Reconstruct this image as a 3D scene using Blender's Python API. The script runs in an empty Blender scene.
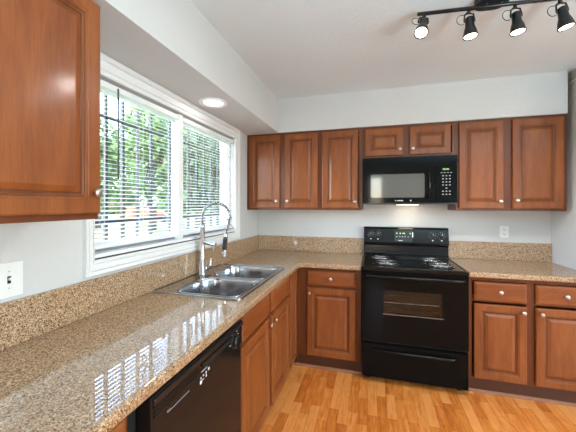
import bpy, bmesh, math, random
from mathutils import Vector, Matrix
PI = math.pi
R = math.radians
random.seed(7)
scene = bpy.context.scene
COL = scene.collection

# ------------------------------------------------------------------ camera
cam_d = bpy.data.cameras.new('camera')
cam = bpy.data.objects.new('camera', cam_d)
COL.objects.link(cam)
cam.location = (1.248, -3.168, 1.417)
cam.rotation_euler = (PI / 2, 0, 0.2732)
cam_d.sensor_width = 36
cam_d.lens = 18.722
cam_d.shift_x = -0.0008
cam_d.shift_y = -0.01976
cam_d.clip_start = 0.02
cam_d.clip_end = 300
scene.camera = cam

# ------------------------------------------------------------------ world
world = bpy.data.worlds.new('sky')
scene.world = world
world.use_nodes = True
wn = world.node_tree
wn.nodes.clear()
w_out = wn.nodes.new('ShaderNodeOutputWorld')
w_bg = wn.nodes.new('ShaderNodeBackground')
w_sky = wn.nodes.new('ShaderNodeTexSky')
w_sky.sky_type = 'NISHITA'
w_sky.sun_disc = False
w_sky.sun_elevation = R(50)
w_sky.sun_rotation = R(200)
w_sky.air_density = 1.0
w_sky.dust_density = 1.0
w_hs = wn.nodes.new('ShaderNodeHueSaturation')
w_hs.inputs['Saturation'].default_value = 0.9
wn.links.new(w_sky.outputs[0], w_hs.inputs['Color'])
wn.links.new(w_hs.outputs[0], w_bg.inputs[0])
w_bg.inputs['Strength'].default_value = 3.4
wn.links.new(w_bg.outputs[0], w_out.inputs[0])

def add_light(name, kind, loc, rot, energy, color=(1, 1, 1), **kw):
    d = bpy.data.lights.new(name, kind)
    d.energy = energy
    d.color = color
    for k, v in kw.items():
        setattr(d, k, v)
    o = bpy.data.objects.new(name, d)
    COL.objects.link(o)
    o.location = loc
    o.rotation_euler = rot
    return o

# sun over the garden, coming from behind the house: never enters the room
add_light('sun', 'SUN', (0, 0, 20), (R(26), R(38), 0), 4.0, (1, 0.95, 0.86), angle=R(1.0))
# added fill light, placed inside the unseen dining side opening
add_light('dining_fill', 'AREA', (5.45, -3.5, 1.4), (R(100), 0, R(90)), 14, (0.76, 0.91, 1.0),
          shape='RECTANGLE', size=2.7, size_y=2.0)
# added upward fill with no fixture, brightening the ceiling
add_light('ceiling_fill', 'AREA', (2.9, -3.9, 1.0), (R(180), 0, 0), 205, (0.58, 0.87, 1.0), shape='DISK', size=1.6)

scene.view_settings.view_transform = 'Standard'
scene.view_settings.look = 'None'
scene.view_settings.gamma = 1
scene.view_settings.use_curve_mapping = False
scene.view_settings.exposure = -0.08
try:
    scene.cycles.use_denoising = True
    scene.cycles.max_bounces = 10
    scene.cycles.diffuse_bounces = 5
    scene.cycles.transparent_max_bounces = 16
    scene.cycles.sample_clamp_indirect = 6
    scene.cycles.blur_glossy = 0.3
except Exception:
    pass

# ------------------------------------------------------------------ materials
def srgb(r, g, b):
    f = lambda c: (c / 255 / 12.92) if c / 255 <= 0.04045 else ((c / 255 + 0.055) / 1.055) ** 2.4
    return (f(r), f(g), f(b), 1)

class Mat:
    def __init__(s, name):
        s.m = bpy.data.materials.new(name)
        s.m.use_nodes = True
        s.t = s.m.node_tree
        s.b = s.t.nodes['Principled BSDF']
    def n(s, typ, **kw):
        x = s.t.nodes.new(typ)
        for k, v in kw.items():
            if k in x.inputs:
                x.inputs[k].default_value = v
            else:
                setattr(x, k, v)
        return x
    def l(s, a, b):
        s.t.links.new(a, b)
    def set(s, **kw):
        for k, v in kw.items():
            s.b.inputs[k.replace('_', ' ')].default_value = v
        return s
    def coord(s, scale=(1, 1, 1), which='Object', rot=(0, 0, 0)):
        tc = s.n('ShaderNodeTexCoord')
        mp = s.n('ShaderNodeMapping')
        mp.inputs['Scale'].default_value = scale
        mp.inputs['Rotation'].default_value = rot
        s.l(tc.outputs[which], mp.inputs[0])
        return mp.outputs[0]
    def ramp(s, fac, stops, interp='LINEAR'):
        r = s.n('ShaderNodeValToRGB')
        r.color_ramp.interpolation = interp
        e = r.color_ramp.elements
        while len(e) < len(stops):
            e.new(0.5)
        for i, (p, c) in enumerate(stops):
            e[i].position = p
            e[i].color = c
        s.l(fac, r.inputs[0])
        return r.outputs[0]
    def bump(s, h, strength, dist=0.002):
        b = s.n('ShaderNodeBump')
        b.inputs['Strength'].default_value = strength
        b.inputs['Distance'].default_value = dist
        s.l(h, b.inputs['Height'])
        s.l(b.outputs[0], s.b.inputs['Normal'])

def plain(name, col, rough=0.5, metal=0.0, bumpy=0.0, bscale=60, spec=None, coat=0):
    m = Mat(name)
    m.set(Roughness=rough, Metallic=metal)
    if spec is not None:
        m.b.inputs['Specular IOR Level'].default_value = spec
    if coat:
        m.b.inputs['Coat Weight'].default_value = coat
        m.b.inputs['Coat Roughness'].default_value = 0.05
    nz = m.n('ShaderNodeTexNoise', Scale=bscale, Detail=3)
    m.l(m.coord(), nz.inputs['Vector'])
    d = tuple(c * 0.97 for c in col[:3]) + (1,)
    m.l(m.ramp(nz.outputs[0], [(0.35, d), (0.65, col)]), m.b.inputs['Base Color'])
    if bumpy:
        m.bump(nz.outputs[0], bumpy)
    return m.m

def make_wood(name, dark, mid, light, stretch=(9, 9, 1.2)):
    m = Mat(name)
    v = m.coord(stretch)
    n1 = m.n('ShaderNodeTexNoise', Scale=2.2, Detail=5, Roughness=0.6, Distortion=0.3)
    m.l(v, n1.inputs['Vector'])
    v2 = m.coord((stretch[0] * 9, stretch[1] * 9, stretch[2] * 4))
    n2 = m.n('ShaderNodeTexNoise', Scale=3.0, Detail=3)
    m.l(v2, n2.inputs['Vector'])
    mx = m.n('ShaderNodeMath', operation='MULTIPLY_ADD')
    m.l(n2.outputs[0], mx.inputs[0])
    mx.inputs[1].default_value = 0.35
    m.l(n1.outputs[0], mx.inputs[2])
    m.l(m.ramp(mx.outputs[0], [(0.35, dark), (0.67, mid), (1.0, light)]), m.b.inputs['Base Color'])
    m.set(Roughness=0.42)
    m.b.inputs['Specular IOR Level'].default_value = 0.3
    m.b.inputs['Coat Weight'].default_value = 0.28
    m.b.inputs['Coat Roughness'].default_value = 0.16
    m.bump(n2.outputs[0], 0.08, 0.001)
    return m.m

WOOD = make_wood('cabinet_wood', srgb(108, 53, 23), srgb(134, 72, 32), srgb(154, 89, 42))
WOOD_H = make_wood('cabinet_wood_across', srgb(108, 53, 23), srgb(134, 72, 32), srgb(154, 89, 42), (1.2, 9, 9))
WOOD_D = make_wood('cabinet_frame_wood', srgb(88, 41, 15), srgb(103, 51, 21), srgb(115, 60, 27))
GROOVE = make_wood('dark_groove_wood', srgb(84, 42, 19), srgb(98, 52, 24), srgb(110, 60, 30))  # darker wood tone for the recessed rings of the doors
KICK = plain('toe_kick_brown', srgb(74, 36, 12), 0.5)
INNER = plain('cabinet_inside', srgb(150, 110, 75), 0.6)

def make_granite(name, k=1.01):
    m = Mat(name)
    v = m.coord()
    vo = m.n('ShaderNodeTexVoronoi', Scale=300)
    m.l(v, vo.inputs['Vector'])
    sep = m.n('ShaderNodeSeparateColor')
    m.l(vo.outputs['Color'], sep.inputs[0])
    nz = m.n('ShaderNodeTexNoise', Scale=45, Detail=4)
    m.l(v, nz.inputs['Vector'])
    ad = m.n('ShaderNodeMath', operation='MULTIPLY_ADD')
    m.l(nz.outputs[0], ad.inputs[0])
    ad.inputs[1].default_value = 0.25
    m.l(sep.outputs[0], ad.inputs[2])
    s = lambda r, g, b: srgb(min(255, r * k), min(255, g * k), min(255, b * k))
    c = m.ramp(ad.outputs[0], [(0.0, s(66, 42, 28)), (0.25, s(90, 60, 38)), (0.36, s(152, 116, 82)),
                               (0.80, s(176, 140, 106)), (1.0, s(212, 186, 154))])
    m.l(c, m.b.inputs['Base Color'])
    m.set(Roughness=0.5)
    m.b.inputs['IOR'].default_value = 1.3
    m.b.inputs['Coat Weight'].default_value = 1.0
    m.b.inputs['Coat Roughness'].default_value = 0.0
    m.b.inputs['Coat IOR'].default_value = 1.8
    return m.m
GRANITE = make_granite('speckled_granite')

def make_wall(name, col, strength=0.25):
    m = Mat(name)
    v = m.coord()
    n = m.n('ShaderNodeTexNoise', Scale=38, Detail=4, Roughness=0.55)
    m.l(v, n.inputs['Vector'])
    n2 = m.n('ShaderNodeTexNoise', Scale=3, Detail=2)
    m.l(v, n2.inputs['Vector'])
    d = tuple(c * 0.97 for c in col[:3]) + (1,)
    m.l(m.ramp(n2.outputs[0], [(0.3, d), (0.7, col)]), m.b.inputs['Base Color'])
    m.set(Roughness=0.85)
    m.bump(m.ramp(n.outputs[0], [(0.45, (0, 0, 0, 1)), (0.6, (1, 1, 1, 1))]), strength, 0.0015)
    return m.m
WALL = make_wall('painted_wall', srgb(207, 205, 203))
CEIL = make_wall('painted_ceiling', srgb(222, 227, 228), 0.3)
TRIM = plain('white_trim_paint', srgb(240, 240, 240), 0.35)
VINYL = plain('white_window_vinyl', srgb(244, 245, 246), 0.3)
SLAT = plain('white_blind_slat', srgb(240, 240, 238), 0.45)
WAND = plain('smoked_plastic_wand', srgb(70, 72, 75), 0.3)
SHADE_GREY = plain('grey_shadow_tone', srgb(140, 142, 144), 0.4)
SHADE_DARK = plain('dark_gap_shadow', srgb(60, 60, 62), 0.6)
IRON = plain('black_iron', srgb(26, 30, 38), 0.5)
IRONW = plain('white_iron', srgb(235, 235, 235), 0.5)  # white tone for the scrolls of the left guard
CHROME = plain('chrome', (0.72, 0.73, 0.74, 1), 0.08, 1.0)
NICKEL = plain('satin_nickel', (0.62, 0.58, 0.53, 1), 0.28, 1.0)
BLACK = plain('gloss_black_enamel', (0.004, 0.004, 0.004, 1), 0.08, spec=0.12)
BLACKS = plain('shiny_black_enamel', (0.005, 0.005, 0.005, 1), 0.12, spec=0.32)
BLACKT = plain('black_plastic', (0.010, 0.010, 0.010, 1), 0.28)
DARKGAP = plain('matte_black', (0.004, 0.004, 0.004, 1), 0.8)
DWM = plain('dishwasher_door_black', srgb(32, 27, 25), 0.16, spec=0.15)
MARK = plain('white_print', srgb(215, 215, 215), 0.5)
MARKD = plain('dim_white_print', srgb(176, 170, 165), 0.5)
PLATE = plain('white_plate', srgb(236, 235, 232), 0.35)
COIL = plain('burner_coil', (0.42, 0.41, 0.40, 1), 0.25, 1.0)
RUBBER = plain('black_rubber', (0.012, 0.012, 0.013, 1), 0.45)
TERRA = plain('terracotta_brick', srgb(168, 84, 60), 0.8)

CHROMED = plain('dark_chrome_trim', (0.25, 0.24, 0.23, 1), 0.2, 1.0)

def make_steel():
    m = Mat('brushed_steel')
    n = m.n('ShaderNodeTexNoise', Scale=8, Detail=4)
    m.l(m.coord((2, 60, 60)), n.inputs['Vector'])
    m.l(m.ramp(n.outputs[0], [(0.3, (0.40, 0.41, 0.43, 1)), (0.7, (0.58, 0.59, 0.61, 1))]), m.b.inputs['Base Color'])
    m.set(Roughness=0.14, Metallic=1.0)
    return m.m
STEEL = make_steel()

def make_floor():
    m = Mat('oak_strip_laminate')
    tc = m.n('ShaderNodeTexCoord')
    sx = m.n('ShaderNodeSeparateXYZ')
    m.l(tc.outputs['Object'], sx.inputs[0])
    cb = m.n('ShaderNodeCombineXYZ')
    m.l(sx.outputs[1], cb.inputs[0])
    m.l(sx.outputs[0], cb.inputs[1])
    br = m.n('ShaderNodeTexBrick')
    m.l(cb.outputs[0], br.inputs['Vector'])
    br.offset = 0.37
    br.offset_frequency = 2
    br.squash = 0.75
    br.squash_frequency = 3
    for k, v in dict(Scale=1.0).items():
        br.inputs[k].default_value = v
    br.inputs['Brick Width'].default_value = 0.36
    br.inputs['Row Height'].default_value = 0.064
    br.inputs['Mortar Size'].default_value = 0.0007
    br.inputs['Mortar Smooth'].default_value = 0.2
    br.inputs['Bias'].default_value = -0.1
    br.inputs['Color1'].default_value = (0, 0, 0, 1)
    br.inputs['Color2'].default_value = (1, 1, 1, 1)
    br.inputs['Mortar'].default_value = (0.0, 0, 0, 1)
    g = m.n('ShaderNodeTexNoise', Scale=1.0, Detail=6, Roughness=0.62, Distortion=1.2)
    m.l(m.coord((42, 4.5, 1)), g.inputs['Vector'])
    # knots and darker swirls
    g2 = m.n('ShaderNodeTexNoise', Scale=5.5, Detail=3, Distortion=2.0)
    m.l(m.coord((2.4, 0.9, 1)), g2.inputs['Vector'])
    a = m.n('ShaderNodeMath', operation='MULTIPLY_ADD')
    m.l(br.outputs['Color'], a.inputs[0])
    a.inputs[1].default_value = 0.48
    b = m.n('ShaderNodeMath', operation='MULTIPLY_ADD')
    m.l(g.outputs[0], b.inputs[0])
    b.inputs[1].default_value = 0.9
    c = m.n('ShaderNodeMath', operation='MULTIPLY')
    m.l(g2.outputs[0], c.inputs[0])
    c.inputs[1].default_value = 0.35
    m.l(c.outputs[0], b.inputs[2])
    m.l(b.outputs[0], a.inputs[2])
    col = m.ramp(a.outputs[0], [(0.40, srgb(150, 72, 24)), (0.58, srgb(196, 106, 40)), (0.80, srgb(220, 130, 56)), (1.0, srgb(234, 152, 80))])
    mx = m.n('ShaderNodeMix', data_type='RGBA')
    m.l(br.outputs['Fac'], mx.inputs[0])
    m.l(col, mx.inputs[6])
    mx.inputs[7].default_value = srgb(140, 84, 40)
    m.l(mx.outputs[2], m.b.inputs['Base Color'])
    m.set(Roughness=0.28)
    return m.m
FLOOR = make_floor()

def make_glass(name, tint=(1, 1, 1, 1)):
    m = Mat(name)
    tr = m.n('ShaderNodeBsdfTransparent')
    tr.inputs[0].default_value = tint
    gl = m.n('ShaderNodeBsdfGlossy')
    gl.inputs['Roughness'].default_value = 0.01
    fr = m.n('ShaderNodeFresnel')
    # same reflectance from either side of the sheet
    ge = m.n('ShaderNodeNewGeometry')
    io = m.n('ShaderNodeMath', operation='MULTIPLY_ADD')
    m.l(ge.outputs['Backfacing'], io.inputs[0])
    io.inputs[1].default_value = 1 / 1.45 - 1.45
    io.inputs[2].default_value = 1.45
    m.l(io.outputs[0], fr.inputs[0])
    mx = m.n('ShaderNodeMixShader')
    m.l(fr.outputs[0], mx.inputs[0])
    m.l(tr.outputs[0], mx.inputs[1])
    m.l(gl.outputs[0], mx.inputs[2])
    m.l(mx.outputs[0], m.t.nodes['Material Output'].inputs[0])
    return m.m
GLASS = make_glass('window_glass')
OVENGLASS = make_glass('dark_oven_glass', (0.72, 0.68, 0.64, 1))

def make_mwglass():
    m = Mat('microwave_window_screen')
    m.set(Roughness=0.06, Metallic=0.0)
    m.b.inputs['Base Color'].default_value = (0.115, 0.108, 0.100, 1)
    m.b.inputs['IOR'].default_value = 1.38
    return m.m
MWGLASS = make_mwglass()

def emis(name, col, st):
    m = Mat(name)
    m.b.inputs['Base Color'].default_value = col
    m.b.inputs['Emission Color'].default_value = col
    m.b.inputs['Emission Strength'].default_value = st
    return m.m
LAMP = emis('lit_lamp_face', (1, 0.93, 0.80, 1), 9)
LAMPC = emis('lit_recessed_lens', (1, 0.97, 0.9, 1), 1.6)
GREEN = emis('green_display', (0.45, 0.75, 0.2, 1), 0.8)
BLUE = emis('blue_white_display', (0.75, 0.82, 1.0, 1), 1.2)

def make_lawn():
    m = Mat('sunny_lawn')
    n = m.n('ShaderNodeTexNoise', Scale=0.6, Detail=5)
    m.l(m.coord(), n.inputs['Vector'])
    m.l(m.ramp(n.outputs[0], [(0.3, srgb(84, 100, 46)), (0.7, srgb(112, 124, 66))]), m.b.inputs['Base Color'])
    m.set(Roughness=0.9)
    return m.m
LAWN = make_lawn()

def make_leaf(name, a, b):
    m = Mat(name)
    n = m.n('ShaderNodeTexNoise', Scale=1.4, Detail=3)
    m.l(m.coord(), n.inputs['Vector'])
    m.l(m.ramp(n.outputs[0], [(0.35, a), (0.65, b)]), m.b.inputs['Base Color'])
    m.set(Roughness=0.7)
    return m.m
LEAF = [make_leaf('leaf_green', srgb(56, 82, 42), srgb(96, 122, 64)),
        make_leaf('leaf_yellow_green', srgb(74, 96, 48), srgb(116, 134, 76)),
        make_leaf('leaf_dark', srgb(40, 62, 36), srgb(66, 92, 50))]
BARK = plain('bark', srgb(80, 62, 50), 0.9)

# ------------------------------------------------------------------ helpers
def link(name, bm, mat, parent=None, smooth=False, bevel=0, kind=None, loc=None, segs=2):
    me = bpy.data.meshes.new(name)
    bmesh.ops.recalc_face_normals(bm, faces=bm.faces)
    bm.to_mesh(me)
    bm.free()
    mats = mat if isinstance(mat, (list, tuple)) else [mat]
    for q in mats:
        me.materials.append(q)
    if smooth:
        for p in me.polygons:
            p.use_smooth = True
    o = bpy.data.objects.new(name, me)
    COL.objects.link(o)
    if parent:
        o.parent = parent
    if loc:
        o.location = loc
    if bevel:
        b = o.modifiers.new('bevel', 'BEVEL')
        b.width = bevel
        b.segments = segs
        b.limit_method = 'ANGLE'
        b.angle_limit = R(40)
    if kind:
        o['kind'] = kind
    return o

def tag(o, label=None, cat=None, group=None, kind=None):
    if label: o['label'] = label
    if cat: o['category'] = cat
    if group: o['group'] = group
    if kind: o['kind'] = kind
    return o

def empty(name, loc=(0, 0, 0), rz=0, label=None, cat=None, group=None, kind=None):
    o = bpy.data.objects.new(name, None)
    COL.objects.link(o)
    o.location = loc
    o.rotation_euler = (0, 0, rz)
    return tag(o, label, cat, group, kind)

def B():
    return bmesh.new()

def box(bm, x0, x1, y0, y1, z0, z1, mi=0):
    vs = [bm.verts.new(p) for p in ((x0, y0, z0), (x1, y0, z0), (x1, y1, z0), (x0, y1, z0),
                                    (x0, y0, z1), (x1, y0, z1), (x1, y1, z1), (x0, y1, z1))]
    for f in ((0, 3, 2, 1), (4, 5, 6, 7), (0, 1, 5, 4), (1, 2, 6, 5), (2, 3, 7, 6), (3, 0, 4, 7)):
        bm.faces.new([vs[i] for i in f]).material_index = mi
    return bm

def one_box(*a):
    return box(B(), *a)

def tube(bm, pts, r, n=10, caps=True, rs=None):
    pts = [Vector(p) for p in pts]
    rings = []
    up = None
    for i, p in enumerate(pts):
        t = (pts[min(i + 1, len(pts) - 1)] - pts[max(i - 1, 0)]).normalized()
        if up is None:
            up = t.cross(Vector((0, 0, 1)))
            if up.length < 0.05:
                up = t.cross(Vector((1, 0, 0)))
            up.normalize()
        else:
            up = (up - t * up.dot(t)).normalized()
        w = t.cross(up)
        rr = rs[i] if rs else r
        rings.append([bm.verts.new(p + (up * math.cos(2 * PI * k / n) + w * math.sin(2 * PI * k / n)) * rr) for k in range(n)])
    for a, b in zip(rings, rings[1:]):
        for k in range(n):
            bm.faces.new((a[k], a[(k + 1) % n], b[(k + 1) % n], b[k]))
    if caps:
        bm.faces.new(rings[0][::-1])
        bm.faces.new(rings[-1])
    return bm

def lathe(bm, prof, origin=(0, 0, 0), axis=(0, 0, 1), n=20):
    """prof = [(radius, height along axis)]"""
    ax = Vector(axis).normalized()
    q = Vector((0, 0, 1)).rotation_difference(ax)
    o = Vector(origin)
    rings = []
    for r, h in prof:
        if r < 1e-6:
            rings.append([bm.verts.new(o + q @ Vector((0, 0, h)))])
        else:
            rings.append([bm.verts.new(o + q @ Vector((r * math.cos(2 * PI * k / n), r * math.sin(2 * PI * k / n), h))) for k in range(n)])
    for a, b in zip(rings, rings[1:]):
        for k in range(n):
            k2 = (k + 1) % n
            if len(a) == 1 and len(b) == 1:
                continue
            if len(a) == 1:
                bm.faces.new((a[0], b[k], b[k2]))
            elif len(b) == 1:
                bm.faces.new((a[k], a[k2], b[0]))
            else:
                bm.faces.new((a[k], a[k2], b[k2], b[k]))
    for rg in (rings[0], rings[-1]):
        if len(rg) > 1:
            bm.faces.new(rg)
    return bm

def plate(bm, outer, holes, z0, z1):
    """prism of a polygon with holes, between z0 and z1"""
    loops_b, loops_t = [], []
    for z, store in ((z0, loops_b), (z1, loops_t)):
        edges = []
        for lp in [outer] + holes:
            vs = [bm.verts.new((x, y, z)) for x, y in lp]
            store.append(vs)
            for i in range(len(vs)):
                edges.append(bm.edges.new((vs[i], vs[(i + 1) % len(vs)])))
        bmesh.ops.triangle_fill(bm, edges=edges, use_beauty=True, normal=(0, 0, 1))
    for lb, lt in zip(loops_b, loops_t):
        for i in range(len(lb)):
            j = (i + 1) % len(lb)
            bm.faces.new((lb[i], lb[j], lt[j], lt[i]))
    return bm

def rrect(x0, x1, y0, y1, r, n=5):
    rs = r if isinstance(r, (list, tuple)) else (r,) * 4     # order: x1y1, x0y1, x0y0, x1y0
    pts = []
    for (cx, cy, a0, rr) in ((x1, y1, 0, rs[0]), (x0, y1, 90, rs[1]), (x0, y0, 180, rs[2]), (x1, y0, 270, rs[3])):
        sx = -1 if cx == x1 else 1
        sy = -1 if cy == y1 else 1
        for k in range(n + 1):
            a = R(a0 + 90 * k / n)
            pts.append((cx + sx * rr + rr * math.cos(a), cy + sy * rr + rr * math.sin(a)))
    return pts

def rings_panel(bm, x0, x1, z0, z1, prof, yb, groove_rings=()):
    """a rectangular face made of nested rectangles; prof = [(inset, out)], facing -y, back at yb"""
    rings = []
    for ins, out in prof:
        y = yb - out
        rings.append([bm.verts.new(p) for p in ((x0 + ins, y, z0 + ins), (x1 - ins, y, z0 + ins), (x1 - ins, y, z1 - ins), (x0 + ins, y, z1 - ins))])
    for i, (a, b) in enumerate(zip(rings, rings[1:])):
        for k in range(4):
            f = bm.faces.new((a[k], a[(k + 1) % 4], b[(k + 1) % 4], b[k]))
            f.material_index = 1 if i in groove_rings else 0
    bm.faces.new(rings[-1])
    bm.faces.new(rings[0][::-1])
    return bm

DOOR_PROF = [(0, 0), (0, 0.014), (0.002, 0.018), (0.006, 0.020), (0.047, 0.020), (0.050, 0.0175), (0.055, 0.0175),
             (0.057, 0.014), (0.061, 0.0135), (0.064, 0.009), (0.070, 0.0085), (0.073, 0.010), (0.090, 0.0175), (0.093, 0.0180)]
SLIM_PROF = [(0, 0), (0, 0.014), (0.003, 0.019), (0.007, 0.020), (0.040, 0.020), (0.043, 0.0165), (0.048, 0.016), (0.051, 0.0135), (0.066, 0.019), (0.068, 0.019)]
DRAWER_PROF = [(0, 0), (0, 0.010), (0.003, 0.015), (0.008, 0.0165), (0.012, 0.0195), (0.015, 0.020)]

def knob(parent, x, z, y):
    bm = B()
    lathe(bm, [(0.006, 0), (0.0055, 0.010), (0.0075, 0.013), (0.0135, 0.016), (0.0150, 0.020), (0.0135, 0.0245), (0.008, 0.027), (0, 0.0275)],
          (x, y, z), (0, -1, 0), 18)
    return link('knob', bm, NICKEL, parent, smooth=True)

def cab_door(parent, x0, x1, z0, z1, yf, kn=None, prof=DOOR_PROF):
    d = link('door', rings_panel(B(), x0, x1, z0, z1, prof, yf - 0.0008, (7, 9, 10) if prof is DOOR_PROF else (6,)), [WOOD, GROOVE], parent)
    if kn:
        knob(d, kn[0], kn[1], yf - 0.0208)
    return d

def cab_drawer(parent, x0, x1, z0, z1, yf, kn=None, name='drawer'):
    d = link(name, rings_panel(B(), x0, x1, z0, z1, DRAWER_PROF, yf - 0.0008), WOOD_H, parent)
    if kn:
        knob(d, kn[0], kn[1], yf - 0.0208)
    return d

def hollow(x0, x1, y0, y1, z0, z1, rails, t=0.018, top=False, ft=0.019):
    """carcass: back, sides, bottom (+ top) and a face frame with openings. y0 = front plane, y1 = back.
    rails = list of (xa, xb, za, zb) frame members"""
    bm = B()
    box(bm, x0, x0 + t, y0 + ft, y1, z0, z1)
    box(bm, x1 - t, x1, y0 + ft, y1, z0, z1)
    box(bm, x0 + t, x1 - t, y1 - 0.008, y1, z0, z1)
    box(bm, x0 + t, x1 - t, y0 + ft, y1 - 0.008, z0, z0 + t)
    if top:
        box(bm, x0 + t, x1 - t, y0 + ft, y1 - 0.008, z1 - t, z1)
    for xa, xb, za, zb in rails:
        box(bm, xa, xb, y0, y0 + ft, za, zb)
    return bm

# ------------------------------------------------------------------ the room
CZ = 2.467      # ceiling
SZ = 2.134      # soffit underside
WZ0, WZ1, WY0, WY1 = 1.165, 2.035, -2.075, -0.600
XR = 2.765      # right wall of the kitchen
XD, YR = 5.6, -6.6   # far side and rear of the house

def wallbox(name, *a, mat=WALL):
    o = link(name, one_box(*a), mat)
    o['kind'] = 'structure'
    return o

wallbox('floor', -0.15, XD + 0.15, YR - 0.15, 0.15, -0.12, 0.0, mat=FLOOR)
wallbox('ceiling', -0.15, XD + 0.15, YR - 0.15, 0.15, CZ, CZ + 0.15, mat=CEIL)
bm = B()
box(bm, -0.15, 0, YR, WY0, 0, CZ)
box(bm, -0.15, 0, WY1, 0, 0, CZ)
box(bm, -0.15, 0, WY0, WY1, 0, WZ0)
box(bm, -0.15, 0, WY0, WY1, WZ1, CZ)
link('wall_left', bm, WALL, kind='structure')
wallbox('wall_back', -0.15, XD, 0, 0.15, 0, CZ)
wallbox('wall_right', XR, XR + 0.12, -0.67, 0, 0, CZ)
# dining side wall with an opening
bm = B()
box(bm, XD, XD + 0.15, YR, -5.0, 0, CZ)
box(bm, XD, XD + 0.15, -2.2, 0, 0, CZ)
box(bm, XD, XD + 0.15, -5.0, -2.2, 2.45, CZ)
box(bm, XD, XD + 0.15, -5.0, -2.2, 0, 0.3)
link('wall_dining_side', bm, WALL, kind='structure')
bm = B()
box(bm, -0.15, 1.2, YR - 0.15, YR, 0, CZ)
box(bm, 1.5, XD, YR - 0.15, YR, 0, CZ)
box(bm, 1.2, 1.5, YR - 0.15, YR, 2.2, CZ)
box(bm, 1.2, 1.5, YR - 0.15, YR, 0, 0.9)
link('wall_rear', bm, WALL, kind='structure')
# unseen slabs added to keep the sun out of the dining and rear openings
wallbox('sun_blocker', XD + 0.16, XD + 1.9, -7.5, 1.0, 2.47, 2.55, mat=WALL)
wallbox('sun_blocker', -0.5, XD + 0.15, YR - 1.8, YR - 0.16, 2.47, 2.55, mat=WALL)
# soffits (boxed-in ceiling drops)
SX, SD, SE = 0.345, 0.318, 2.722
wallbox('ceiling_soffit_window', 0.0, SX, -4.2, 0, SZ, CZ, mat=WALL)
wallbox('ceiling_soffit_back', SX, SE, -SD, 0, SZ, CZ, mat=WALL)

# ------------------------------------------------------------------ window
win = empty('window_1', (-0.05, (WY0 + WY1) / 2, WZ0), kind='structure')
def w_child(name, bm, mat, bevel=0.0, parent=None, label=None):
    for v in bm.verts:
        v.co -= Vector(win.location)
    o = link(name, bm, mat, parent or win, bevel=bevel)
    o['kind'] = 'structure'
    return o
# frame: outer ring, two sashes, mullion
bm = B()
fx0, fx1 = -0.09, -0.044
for (ya, yb, za, zb) in ((WY0, WY1, WZ0, WZ0 + 0.045), (WY0, WY1, WZ1 - 0.03, WZ1), (WY0, WY0 + 0.03, WZ0 + 0.045, WZ1 - 0.03),
                         (WY1 - 0.015, WY1, WZ0 + 0.045, WZ1 - 0.03), (-1.395, -1.335, WZ0 + 0.045, WZ1 - 0.03)):
    box(bm, fx0, fx1, ya, yb, za, zb)
w_child('window_frame', bm, VINYL, 0.003)
bm = B()
for (a, b) in ((WY0 + 0.031, -1.396), (-1.334, WY1 - 0.016)):
    z0, z1 = WZ0 + 0.046, WZ1 - 0.031
    for (ya, yb, za, zb) in ((a, b, z0, z0 + 0.022), (a, b, z1 - 0.022, z1), (a, a + 0.012, z0 + 0.022, z1 - 0.022), (b - 0.012, b, z0 + 0.022, z1 - 0.022)):
        box(bm, -0.080, -0.056, ya, yb, za, zb)
w_child('window_sash', bm, VINYL, 0.002)
for (a, b) in ((WY0 + 0.044, -1.409), (-1.321, WY1 - 0.029)):
    w_child('window_pane', one_box(-0.070, -0.067, a, b, WZ0 + 0.066, WZ1 - 0.051), GLASS)
# centre post flush with the casing, seen between the two blinds
w_child('window_mullion', one_box(-0.043, -0.008, -1.425, -1.375, WZ0 + 0.02, WZ1 - 0.005), VINYL, 0.003)
# interior sill board
bm = B()
box(bm, -0.043, 0.004, WY0 + 0.002, WY1 - 0.002, WZ0 + 0.001, WZ0 + 0.02)
w_child('window_sill', bm, VINYL, 0.002)
w_child('window_shadow_strip', one_box(-0.0435, -0.036, WY0 + 0.002, WY1 - 0.002, WZ0 + 0.0205, WZ0 + 0.034), SHADE_GREY)  # grey strip stands in for the shadow of the sash rail
w_child('window_gap_shadow', one_box(0.0005, 0.006, WY0 + 0.001, WY1 - 0.001, WZ0 - 0.0055, WZ0 + 0.0005), SHADE_DARK)  # dark strip painted in for the shaded gap between casing and sill
# stepped casing, profile across the board
def casing_run(bm, p0, p1, inward, width, ends):
    """p0,p1 = (y,z) of the inner edge; inward = unit (y,z) pointing outward from opening"""
    prof = [(0, 0), (0, 0.012), (0.006, 0.016), (0.16, 0.016), (0.20, 0.006), (0.24, 0.006), (0.28, 0.017), (0.62, 0.019), (0.66, 0.008),
            (0.70, 0.008), (0.74, 0.022), (0.96, 0.024), (1.0, 0.020), (1.0, 0)]
    rows = []
    for (p, e) in ((p0, ends[0]), (p1, ends[1])):
        row = []
        for f, h in prof:
            w = f * width if f > 0.01 else f
            y = p[0] + inward[0] * w + e[0] * w
            z = p[1] + inward[1] * w + e[1] * w
            row.append(bm.verts.new((h, y, z)))
        rows.append(row)
    for k in range(len(prof) - 1):
        bm.faces.new((rows[0][k], rows[0][k + 1], rows[1][k + 1], rows[1][k]))
    bm.faces.new(rows[0])
    bm.faces.new(rows[1][::-1])
cw = 0.068
bm = B()
casing_run(bm, (WY0, WZ0 - 0.006), (WY1, WZ0 - 0.006), (0, -1), cw, ((-0.75, 0), (1.2, 0)))
casing_run(bm, (WY0, WZ1), (WY1, WZ1), (0, 1), SZ - WZ1 - 0.001, ((-0.6, 0), (0.9, 0)))
casing_run(bm, (WY0, WZ0 - 0.006), (WY0, WZ1), (-1, 0), 0.052, ((0, -1.3), (0, 1.8)))
casing_run(bm, (WY1, WZ0 - 0.006), (WY1, WZ1), (1, 0), 0.085, ((0, -0.8), (0, 1.1)))
w_child('window_casing', bm, TRIM)

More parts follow.
